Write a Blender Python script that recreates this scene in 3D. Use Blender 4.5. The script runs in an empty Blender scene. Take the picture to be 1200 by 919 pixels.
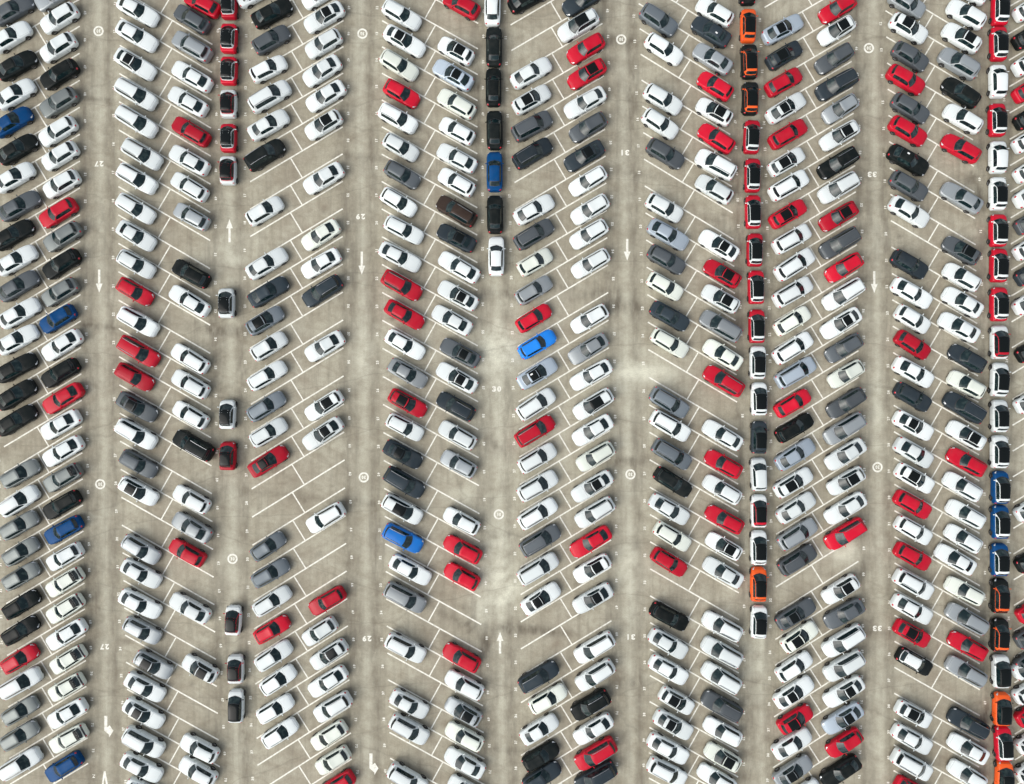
import bpy, math, random
import numpy as np
from math import radians, sin, cos, pi
random.seed(7)
scene = bpy.context.scene
C = scene.collection

# ------------------------------------------------------------------ camera, sky, sun, exposure
PX = 10.5            # one metre of ground in photograph pixels
CAM_H = 80.0         # drone height
cam = bpy.data.cameras.new("drone_camera")
cam.sensor_width = 36.0
cam.lens = 18.0 * CAM_H / (600.0 / PX)
cam.clip_end = 6000.0
cam_o = bpy.data.objects.new("drone_camera", cam)
C.objects.link(cam_o)
cam_o.location = (0, 0, CAM_H)
cam_o.rotation_euler = (0, 0, 0)
scene.camera = cam_o

SUN_EL, SUN_AZ = radians(44), radians(236)      # from the lower left of the picture, behind thin cloud
world = bpy.data.worlds.new("World")
scene.world = world
world.use_nodes = True
wn = world.node_tree
for n in list(wn.nodes): wn.nodes.remove(n)
wo = wn.nodes.new("ShaderNodeOutputWorld"); wb = wn.nodes.new("ShaderNodeBackground")
sky = wn.nodes.new("ShaderNodeTexSky"); sky.sky_type = 'NISHITA'; sky.sun_disc = False
sky.sun_elevation = SUN_EL; sky.sun_rotation = SUN_AZ
sky.air_density = 1.0; sky.dust_density = 3.0; sky.ozone_density = 1.0
hs = wn.nodes.new("ShaderNodeHueSaturation"); hs.inputs['Saturation'].default_value = 0.40
wn.links.new(sky.outputs[0], hs.inputs['Color']); wn.links.new(hs.outputs[0], wb.inputs[0])
wn.links.new(wb.outputs[0], wo.inputs[0])
wb.inputs[1].default_value = 0.13
sun = bpy.data.lights.new("sun", 'SUN'); sun.energy = 1.2; sun.angle = radians(58); sun.color = (1, .95, .88)
sun_o = bpy.data.objects.new("sun", sun); C.objects.link(sun_o)
sd = (sin(SUN_AZ)*cos(SUN_EL), cos(SUN_AZ)*cos(SUN_EL), sin(SUN_EL))
sun_o.rotation_euler = (radians(90) - SUN_EL, 0, math.atan2(sd[1], sd[0]) + pi/2)
sun_o.location = (sd[0]*300, sd[1]*300, sd[2]*300)
vs = scene.view_settings
vs.view_transform = 'Standard'; vs.look = 'None'; vs.exposure = 0.72; vs.gamma = 1.0
scene.render.engine = 'CYCLES'

# ------------------------------------------------------------------ helpers
def W(px, py, z=0.0):
    """ground plan of the lot: survey pixel -> metres"""
    k = (CAM_H - z) / CAM_H
    return ((px - 600.0) / PX * k, (459.5 - py) / PX * k, z)

def tag(o, label=None, cat=None, group=None, kind=None):
    if label: o['label'] = label
    if cat: o['category'] = cat
    if group: o['group'] = group
    if kind: o['kind'] = kind

class MB:
    """collects faces of one mesh"""
    def __init__(s): s.v = []; s.f = []; s.m = []; s.sm = []
    def add(s, vs, fs, mat=0, smooth=True):
        b = len(s.v); s.v += [tuple(p) for p in vs]
        for f in fs: s.f.append(tuple(b + i for i in f)); s.m.append(mat); s.sm.append(smooth)
    def grid(s, P, mat=0, smooth=True, flip=False):
        nu, nv = len(P), len(P[0]); vs = [p for r in P for p in r]; fs = []
        for i in range(nu-1):
            for j in range(nv-1):
                q = (i*nv+j, (i+1)*nv+j, (i+1)*nv+j+1, i*nv+j+1)
                fs.append(q[::-1] if flip else q)
        s.add(vs, fs, mat, smooth)
    def box(s, c, d, mat=0):
        x, y, z = c; a, b, e = d[0]/2, d[1]/2, d[2]/2
        vs = [(x+i*a, y+j*b, z+k*e) for i in (-1,1) for j in (-1,1) for k in (-1,1)]
        s.add(vs, [(0,1,3,2),(4,6,7,5),(0,4,5,1),(2,3,7,6),(0,2,6,4),(1,5,7,3)], mat, False)
    def mesh(s, name, mats):
        me = bpy.data.meshes.new(name); me.from_pydata(s.v, [], s.f)
        for m in mats: me.materials.append(m)
        me.polygons.foreach_set('material_index', s.m)
        me.polygons.foreach_set('use_smooth', s.sm)
        me.update(); return me

def link(name, data, parent=None):
    o = bpy.data.objects.new(name, data); C.objects.link(o)
    if parent: o.parent = parent
    return o

# ------------------------------------------------------------------ materials
def mat(name, col, rough=.5, metal=0, coat=0, spec=.5, coat_rough=.08):
    m = bpy.data.materials.new(name); m.use_nodes = True
    b = m.node_tree.nodes['Principled BSDF']
    b.inputs['Base Color'].default_value = (*col, 1)
    b.inputs['Roughness'].default_value = rough; b.inputs['Metallic'].default_value = metal
    b.inputs['Coat Weight'].default_value = coat; b.inputs['Coat Roughness'].default_value = coat_rough
    b.inputs['Specular IOR Level'].default_value = spec
    return m

def paint(name, col, metal=0.0):
    """car paint under clear coat with a thin uneven film of dust"""
    m = mat(name, col, .42, metal, .20 if max(col) > .2 else .08, .09 if max(col) > .2 else .04, .06)
    t = m.node_tree; b = t.nodes['Principled BSDF']
    geo = t.nodes.new('ShaderNodeNewGeometry')
    n1 = t.nodes.new('ShaderNodeTexNoise'); n1.inputs['Scale'].default_value = 1.3; n1.inputs['Detail'].default_value = 6
    t.links.new(geo.outputs['Position'], n1.inputs['Vector'])
    r = t.nodes.new('ShaderNodeMapRange'); r.inputs[1].default_value = .42; r.inputs[2].default_value = .75
    r.inputs[3].default_value = 0; r.inputs[4].default_value = .07 if max(col) > .3 and min(col) > .2 else .03
    t.links.new(n1.outputs[0], r.inputs[0])
    mx = t.nodes.new('ShaderNodeMix'); mx.data_type = 'RGBA'
    mx.inputs[6].default_value = (*col, 1); mx.inputs[7].default_value = (.34, .31, .26, 1)
    # each car's own shade of the paint
    at = t.nodes.new('ShaderNodeAttribute'); at.attribute_type = 'OBJECT'; at.attribute_name = 'paint_tone'
    tv = t.nodes.new('ShaderNodeMath'); tv.operation = 'MULTIPLY_ADD'; tv.inputs[1].default_value = .5; tv.inputs[2].default_value = .5; t.links.new(at.outputs['Fac'], tv.inputs[0])
    q = t.nodes.new('ShaderNodeMix'); q.data_type = 'RGBA'; gy = sum(col)/3
    wh = min(col) > .4
    lo, hi = (.80, 1.06) if wh else (.74, 1.22)
    tint = (.985, 1.0, 1.005) if wh else (1, 1, 1)
    q.inputs[6].default_value = (*[c*lo*k for c, k in zip(col, tint)], 1); q.inputs[7].default_value = (*[min(.86, c*hi) for c in col], 1)
    t.links.new(tv.outputs[0], q.inputs[0]); t.links.new(q.outputs[2], mx.inputs[6])
    t.links.new(r.outputs[0], mx.inputs[0]); t.links.new(mx.outputs[2], b.inputs['Base Color'])
    r2 = t.nodes.new('ShaderNodeMapRange'); r2.inputs[3].default_value = .05; r2.inputs[4].default_value = .22
    t.links.new(n1.outputs[0], r2.inputs[0]); t.links.new(r2.outputs[0], b.inputs['Coat Roughness'])
    return m

PAINT = dict(w=((.68,.725,.71),0), c=((.67,.71,.63),0), m=((.175,.195,.19),.35), v=((.155,.182,.20),.3), s=((.30,.33,.34),.35), sb=((.38,.445,.50),.25), g=((.092,.105,.113),.3),
             n=((.029,.040,.048),.2), k=((.008,.011,.011),0), r=((.44,.006,.022),0), b=((.003,.048,.15),.1),
             lb=((.012,.18,.60),0), br=((.035,.024,.019),.2), o=((.74,.10,.018),0))
CW = dict(w='white', c='cream white', s='silver', sb='pale blue', g='grey', m='steel grey', v='slate grey', n='charcoal', k='black', r='red',
          b='dark blue', lb='bright blue', br='dark brown', o='orange')
PM = {k: paint('paint_' + CW[k].replace(' ', '_'), *v) for k, v in PAINT.items()}
M_GLASS = mat('tinted_glass', (.006, .017, .019), .08, 0, 0, .36)
def cabin_glass(m):
    t = m.node_tree; b = t.nodes['Principled BSDF']; tc = t.nodes.new('ShaderNodeTexCoord'); oi = t.nodes.new('ShaderNodeObjectInfo')
    ad = t.nodes.new('ShaderNodeVectorMath'); ad.operation = 'ADD'; t.links.new(tc.outputs['Object'], ad.inputs[0]); t.links.new(oi.outputs['Random'], ad.inputs[1])
    sc = t.nodes.new('ShaderNodeVectorMath'); sc.operation = 'MULTIPLY_ADD'; sc.inputs[1].default_value = (1, 1, 1); t.links.new(ad.outputs[0], sc.inputs[0])
    n = t.nodes.new('ShaderNodeTexNoise'); n.inputs['Scale'].default_value = 2.4; n.inputs['Detail'].default_value = 3; n.noise_dimensions = '4D'
    mw = t.nodes.new('ShaderNodeMath'); mw.operation = 'MULTIPLY'; mw.inputs[1].default_value = 37; t.links.new(oi.outputs['Random'], mw.inputs[0]); t.links.new(mw.outputs[0], n.inputs['W'])
    t.links.new(tc.outputs['Object'], n.inputs['Vector'])
    r = t.nodes.new('ShaderNodeMapRange'); r.inputs[1].default_value = .48; r.inputs[2].default_value = .72; t.links.new(n.outputs[0], r.inputs[0])
    q = t.nodes.new('ShaderNodeMix'); q.data_type = 'RGBA'; q.inputs[6].default_value = (.004, .014, .016, 1); q.inputs[7].default_value = (.035, .055, .052, 1)
    t.links.new(r.outputs[0], q.inputs[0]); t.links.new(q.outputs[2], b.inputs['Base Color'])
cabin_glass(M_GLASS)
M_ROOFGLASS = mat('dark_roof_glass', (.005, .007, .007), .14, 0, 0, .16)
M_TYRE = mat('tyre_rubber', (.015, .015, .015), .85)
M_RIM = mat('alloy_rim', (.35, .36, .37), .35, .8)
M_LAMP = mat('headlamp_glass', (.55, .57, .58), .12, .2, .5)
M_TAIL = mat('tail_lamp_red', (.42, .008, .02), .15, 0, .5)
M_TRIM = mat('black_trim', (.014, .014, .015), .5)
M_RAIL = mat('roof_rail_metal', (.25, .26, .27), .35, .7)
M_STICK = mat('paper_sticker', (.8, .8, .78), .7)

# ------------------------------------------------------------------ survey of the lot
LINES={'A': [(2.6, -10.2, 93.6, -64.8), (2.5, 21.7, 93.5, -32.9), (2.4, 53.6, 93.4, -1.0), (2.4, 85.5, 93.4, 30.9), (2.3, 117.2, 93.3, 62.6), (2.4, 148.9, 93.4, 94.3), (2.4, 180.5, 93.4, 125.9), (2.5, 212.1, 93.5, 157.5), (2.6, 243.5, 93.6, 188.9), (2.7, 274.9, 93.7, 220.3), (2.8, 306.3, 93.8, 251.7), (3.0, 337.5, 94.0, 282.9), (3.2, 368.7, 94.2, 314.1), (3.5, 399.9, 94.5, 345.3), (3.7, 430.9, 94.7, 376.3), (4.0, 461.9, 95.0, 407.3), (4.3, 492.8, 95.3, 438.2), (4.7, 523.7, 95.7, 469.1), (5.1, 554.5, 96.1, 499.9), (5.5, 585.2, 96.5, 530.6), (5.9, 615.9, 96.9, 561.3), (6.3, 646.5, 97.3, 591.9), (6.8, 677.0, 97.8, 622.4), (7.3, 707.5, 98.3, 652.9), (7.9, 737.9, 98.9, 683.3), (8.4, 768.3, 99.4, 713.7), (9.0, 798.6, 100.0, 744.0), (9.6, 828.8, 100.6, 774.2), (10.2, 859.0, 101.2, 804.4), (10.9, 889.1, 101.9, 834.5), (11.6, 919.2, 102.6, 864.6), (12.3, 949.2, 103.3, 894.6), (13.0, 979.1, 104.0, 924.5)], 'B': [(142.1, -44.9, 249.6, 19.9), (141.4, -12.3, 248.9, 52.3), (140.8, 20.5, 248.3, 84.8), (140.3, 53.3, 247.8, 117.5), (139.8, 86.3, 247.3, 150.2), (139.5, 119.3, 247.0, 183.1), (139.2, 152.4, 246.7, 216.0), (138.9, 185.6, 246.4, 249.0), (138.8, 218.8, 246.3, 282.0), (138.7, 252.0, 246.2, 315.0), (138.7, 285.3, 246.2, 348.1), (138.8, 318.5, 246.3, 381.1), (138.9, 351.8, 246.4, 414.2), (139.2, 385.0, 246.7, 447.2), (139.5, 418.1, 247.0, 480.2), (139.9, 451.2, 247.4, 513.1), (140.3, 484.3, 247.8, 546.0), (140.9, 517.2, 248.4, 578.7), (141.5, 550.1, 249.0, 611.4), (142.2, 582.8, 249.7, 643.9), (142.9, 615.5, 250.4, 676.4), (143.7, 647.9, 251.2, 708.6), (144.6, 680.3, 252.1, 740.8), (145.6, 712.4, 253.1, 772.7), (146.6, 744.4, 254.1, 804.5), (147.7, 776.1, 255.2, 836.1), (148.9, 807.7, 256.4, 867.4), (150.1, 839.0, 257.6, 898.6), (151.4, 870.0, 258.9, 929.5), (152.7, 900.9, 260.2, 960.1), (154.1, 931.4, 261.6, 990.5)], 'D': [(295.2, -2.7, 403.7, -65.8), (294.8, 27.0, 403.3, -36.2), (294.4, 57.2, 402.9, -6.2), (294.1, 87.7, 402.6, 24.1), (293.8, 118.6, 402.3, 54.8), (293.6, 149.9, 402.1, 85.8), (293.4, 181.4, 401.9, 117.1), (293.2, 213.1, 401.7, 148.7), (293.1, 245.2, 401.6, 180.5), (293.1, 277.4, 401.6, 212.5), (293.1, 309.8, 401.6, 244.8), (293.1, 342.4, 401.6, 277.2), (293.2, 375.2, 401.7, 309.7), (293.4, 408.0, 401.9, 342.3), (293.6, 441.0, 402.1, 375.1), (293.9, 474.0, 402.4, 407.8), (294.2, 507.0, 402.7, 440.7), (294.5, 540.1, 403.0, 473.5), (294.9, 573.1, 403.4, 506.3), (295.4, 606.1, 403.9, 539.1), (295.9, 639.0, 404.4, 571.8), (296.5, 671.8, 405.0, 604.4), (297.1, 704.6, 405.6, 636.9), (297.8, 737.1, 406.3, 669.3), (298.5, 769.5, 407.0, 701.5), (299.2, 801.7, 407.7, 733.5), (300.0, 833.7, 408.5, 765.3), (300.9, 865.4, 409.4, 796.8), (301.8, 896.9, 410.3, 828.0), (302.7, 928.0, 411.2, 859.0), (303.6, 958.9, 412.1, 889.6), (304.6, 989.3, 413.1, 919.9)], 'E': [(448.7, -65.2, 560.7, -1.8), (448.4, -35.8, 560.4, 27.6), (448.1, -5.9, 560.1, 57.4), (447.9, 24.4, 559.9, 87.6), (447.7, 55.0, 559.7, 118.2), (447.6, 86.0, 559.6, 149.1), (447.4, 117.3, 559.4, 180.3), (447.4, 148.8, 559.4, 211.9), (447.3, 180.7, 559.3, 243.6), (447.3, 212.8, 559.3, 275.6), (447.4, 245.0, 559.4, 307.9), (447.5, 277.5, 559.5, 340.2), (447.6, 310.0, 559.6, 372.8), (447.8, 342.8, 559.8, 405.4), (448.0, 375.5, 560.0, 438.1), (448.3, 408.4, 560.3, 470.9), (448.6, 441.3, 560.6, 503.7), (448.9, 474.1, 560.9, 536.5), (449.3, 507.0, 561.3, 569.3), (449.8, 539.8, 561.8, 602.1), (450.3, 572.5, 562.3, 634.7), (450.8, 605.1, 562.8, 667.3), (451.4, 637.5, 563.4, 699.7), (452.0, 669.8, 564.0, 731.9), (452.6, 701.9, 564.6, 763.9), (453.3, 733.8, 565.3, 795.7), (454.0, 765.4, 566.0, 827.3), (454.8, 796.7, 566.8, 858.6), (455.6, 827.7, 567.6, 889.5), (456.4, 858.4, 568.4, 920.1), (457.2, 888.7, 569.2, 950.4), (458.1, 918.6, 570.1, 980.2)], 'G': [(597.5, -0.3, 703.5, -62.1), (598.3, 29.4, 704.3, -32.5), (599.2, 59.4, 705.2, -2.6), (600.0, 89.8, 706.0, 27.6), (600.8, 120.4, 706.8, 58.2), (601.6, 151.4, 707.6, 89.0), (602.3, 182.6, 708.3, 120.1), (603.0, 214.0, 709.0, 151.5), (603.7, 245.6, 709.7, 183.0), (604.4, 277.5, 710.4, 214.7), (605.0, 309.4, 711.0, 246.6), (605.6, 341.6, 711.6, 278.6), (606.2, 373.8, 712.2, 310.7), (606.7, 406.1, 712.7, 342.9), (607.2, 438.5, 713.2, 375.2), (607.7, 470.9, 713.7, 407.5), (608.2, 503.4, 714.2, 439.8), (608.6, 535.8, 714.6, 472.2), (608.9, 568.2, 714.9, 504.4), (609.3, 600.6, 715.3, 536.7), (609.6, 632.8, 715.6, 568.8), (609.8, 665.0, 715.8, 600.9), (610.1, 697.0, 716.1, 632.8), (610.3, 728.9, 716.3, 664.6), (610.4, 760.6, 716.4, 696.2), (610.5, 792.1, 716.5, 727.6), (610.6, 823.4, 716.6, 758.8), (610.7, 854.5, 716.7, 789.7), (610.7, 885.3, 716.7, 820.4), (610.7, 915.7, 716.7, 850.8), (610.7, 945.9, 716.7, 880.8), (610.6, 975.7, 716.6, 910.6), (610.6, 1005.2, 716.6, 939.9)], 'H': [(746.0, -53.4, 850.0, 11.4), (747.2, -24.8, 851.2, 39.9), (748.4, 4.3, 852.4, 68.8), (749.6, 33.8, 853.6, 98.1), (750.7, 63.7, 854.7, 127.8), (751.8, 94.0, 855.8, 157.8), (752.8, 124.6, 856.8, 188.1), (753.8, 155.5, 857.8, 218.8), (754.7, 186.6, 858.7, 249.7), (755.6, 218.0, 859.6, 280.9), (756.4, 249.6, 860.4, 312.3), (757.2, 281.4, 861.2, 343.8), (757.9, 313.3, 861.9, 375.5), (758.6, 345.4, 862.6, 407.4), (759.2, 377.6, 863.2, 439.3), (759.7, 409.8, 863.7, 471.3), (760.2, 442.1, 864.2, 503.3), (760.6, 474.4, 864.6, 535.4), (761.0, 506.7, 865.0, 567.4), (761.3, 538.9, 865.3, 599.4), (761.5, 571.1, 865.5, 631.3), (761.7, 603.1, 865.7, 663.2), (761.8, 635.0, 865.8, 694.9), (761.9, 666.8, 865.9, 726.4), (761.8, 698.4, 865.8, 757.7), (761.8, 729.8, 865.8, 788.9), (761.7, 760.9, 865.7, 819.8), (761.5, 791.7, 865.5, 850.4), (761.2, 822.3, 865.2, 880.7), (761.0, 852.5, 865.0, 910.7), (760.6, 882.3, 864.6, 940.3), (760.3, 911.8, 864.3, 969.6), (759.8, 940.9, 863.8, 998.4)], 'J': [(896.0, 8.8, 993.0, -47.6), (897.4, 38.6, 994.4, -18.0), (898.7, 68.6, 995.7, 11.8), (899.9, 98.8, 996.9, 41.8), (901.1, 129.2, 998.1, 72.0), (902.2, 159.7, 999.2, 102.3), (903.3, 190.4, 1000.3, 132.8), (904.2, 221.2, 1001.2, 163.4), (905.1, 252.1, 1002.1, 194.1), (905.9, 283.1, 1002.9, 224.9), (906.7, 314.2, 1003.7, 255.8), (907.3, 345.3, 1004.3, 286.8), (907.9, 376.6, 1004.9, 317.8), (908.4, 407.8, 1005.4, 348.8), (908.8, 439.1, 1005.8, 379.9), (909.2, 470.3, 1006.2, 411.0), (909.4, 501.6, 1006.4, 442.1), (909.6, 532.8, 1006.6, 473.1), (909.7, 564.0, 1006.7, 504.1), (909.7, 595.2, 1006.7, 535.0), (909.7, 626.2, 1006.7, 565.9), (909.5, 657.2, 1006.5, 596.7), (909.3, 688.0, 1006.3, 627.3), (909.0, 718.8, 1006.0, 657.9), (908.7, 749.4, 1005.7, 688.3), (908.2, 779.8, 1005.2, 718.5), (907.7, 810.1, 1004.7, 748.6), (907.1, 840.2, 1004.1, 778.5), (906.5, 870.1, 1003.5, 808.2), (905.8, 899.8, 1002.8, 837.7), (905.0, 929.2, 1002.0, 867.0), (904.1, 958.4, 1001.1, 896.0), (903.2, 987.3, 1000.2, 924.7)], 'K': [(1035.5, -48.2, 1135.5, 12.0), (1036.6, -17.8, 1136.6, 42.3), (1037.6, 12.7, 1137.6, 72.7), (1038.6, 43.3, 1138.6, 103.1), (1039.5, 74.0, 1139.5, 133.6), (1040.3, 104.7, 1140.3, 164.2), (1041.2, 135.4, 1141.2, 194.8), (1042.0, 166.2, 1142.0, 225.5), (1042.7, 197.0, 1142.7, 256.2), (1043.4, 227.9, 1143.4, 286.9), (1044.0, 258.7, 1144.0, 317.6), (1044.6, 289.6, 1144.6, 348.4), (1045.2, 320.6, 1145.2, 379.2), (1045.7, 351.5, 1145.7, 409.9), (1046.2, 382.4, 1146.2, 440.7), (1046.6, 413.3, 1146.6, 471.5), (1047.0, 444.2, 1147.0, 502.3), (1047.3, 475.1, 1147.3, 533.1), (1047.6, 506.0, 1147.6, 563.8), (1047.8, 536.9, 1147.8, 594.5), (1048.0, 567.7, 1148.0, 625.2), (1048.1, 598.5, 1148.1, 655.9), (1048.2, 629.2, 1148.2, 686.5), (1048.3, 659.9, 1148.3, 717.0), (1048.3, 690.5, 1148.3, 747.5), (1048.2, 721.1, 1148.2, 778.0), (1048.2, 751.6, 1148.2, 808.4), (1048.0, 782.1, 1148.0, 838.7), (1047.8, 812.5, 1147.8, 868.9), (1047.6, 842.7, 1147.6, 899.1), (1047.4, 873.0, 1147.4, 929.2), (1047.1, 903.1, 1147.1, 959.1), (1046.7, 933.1, 1146.7, 989.0)], 'M': [(1181.2, -22.7, 1271.2, -75.3), (1181.6, 8.5, 1271.6, -44.2), (1182.0, 39.7, 1272.0, -13.1), (1182.3, 70.7, 1272.3, 17.8), (1182.7, 101.7, 1272.7, 48.7), (1183.0, 132.6, 1273.0, 79.5), (1183.3, 163.4, 1273.3, 110.2), (1183.6, 194.1, 1273.6, 140.8), (1184.0, 224.8, 1274.0, 171.4), (1184.3, 255.4, 1274.3, 201.9), (1184.6, 286.0, 1274.6, 232.3), (1184.9, 316.5, 1274.9, 262.7), (1185.2, 346.9, 1275.2, 293.1), (1185.4, 377.3, 1275.4, 323.4), (1185.7, 407.7, 1275.7, 353.6), (1186.0, 438.0, 1276.0, 383.8), (1186.2, 468.3, 1276.2, 414.0), (1186.5, 498.5, 1276.5, 444.2), (1186.7, 528.7, 1276.7, 474.3), (1187.0, 558.9, 1277.0, 504.4), (1187.2, 589.1, 1277.2, 534.5), (1187.5, 619.3, 1277.5, 564.5), (1187.7, 649.4, 1277.7, 594.6), (1187.9, 679.6, 1277.9, 624.6), (1188.1, 709.7, 1278.1, 654.6), (1188.3, 739.8, 1278.3, 684.7), (1188.5, 770.0, 1278.5, 714.7), (1188.7, 800.1, 1278.7, 744.7), (1188.9, 830.3, 1278.9, 774.8), (1189.1, 860.5, 1279.1, 804.9), (1189.3, 890.6, 1279.3, 834.9), (1189.5, 920.9, 1279.5, 865.1), (1189.6, 951.1, 1279.6, 895.2), (1189.8, 981.4, 1279.8, 925.4)]}
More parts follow.
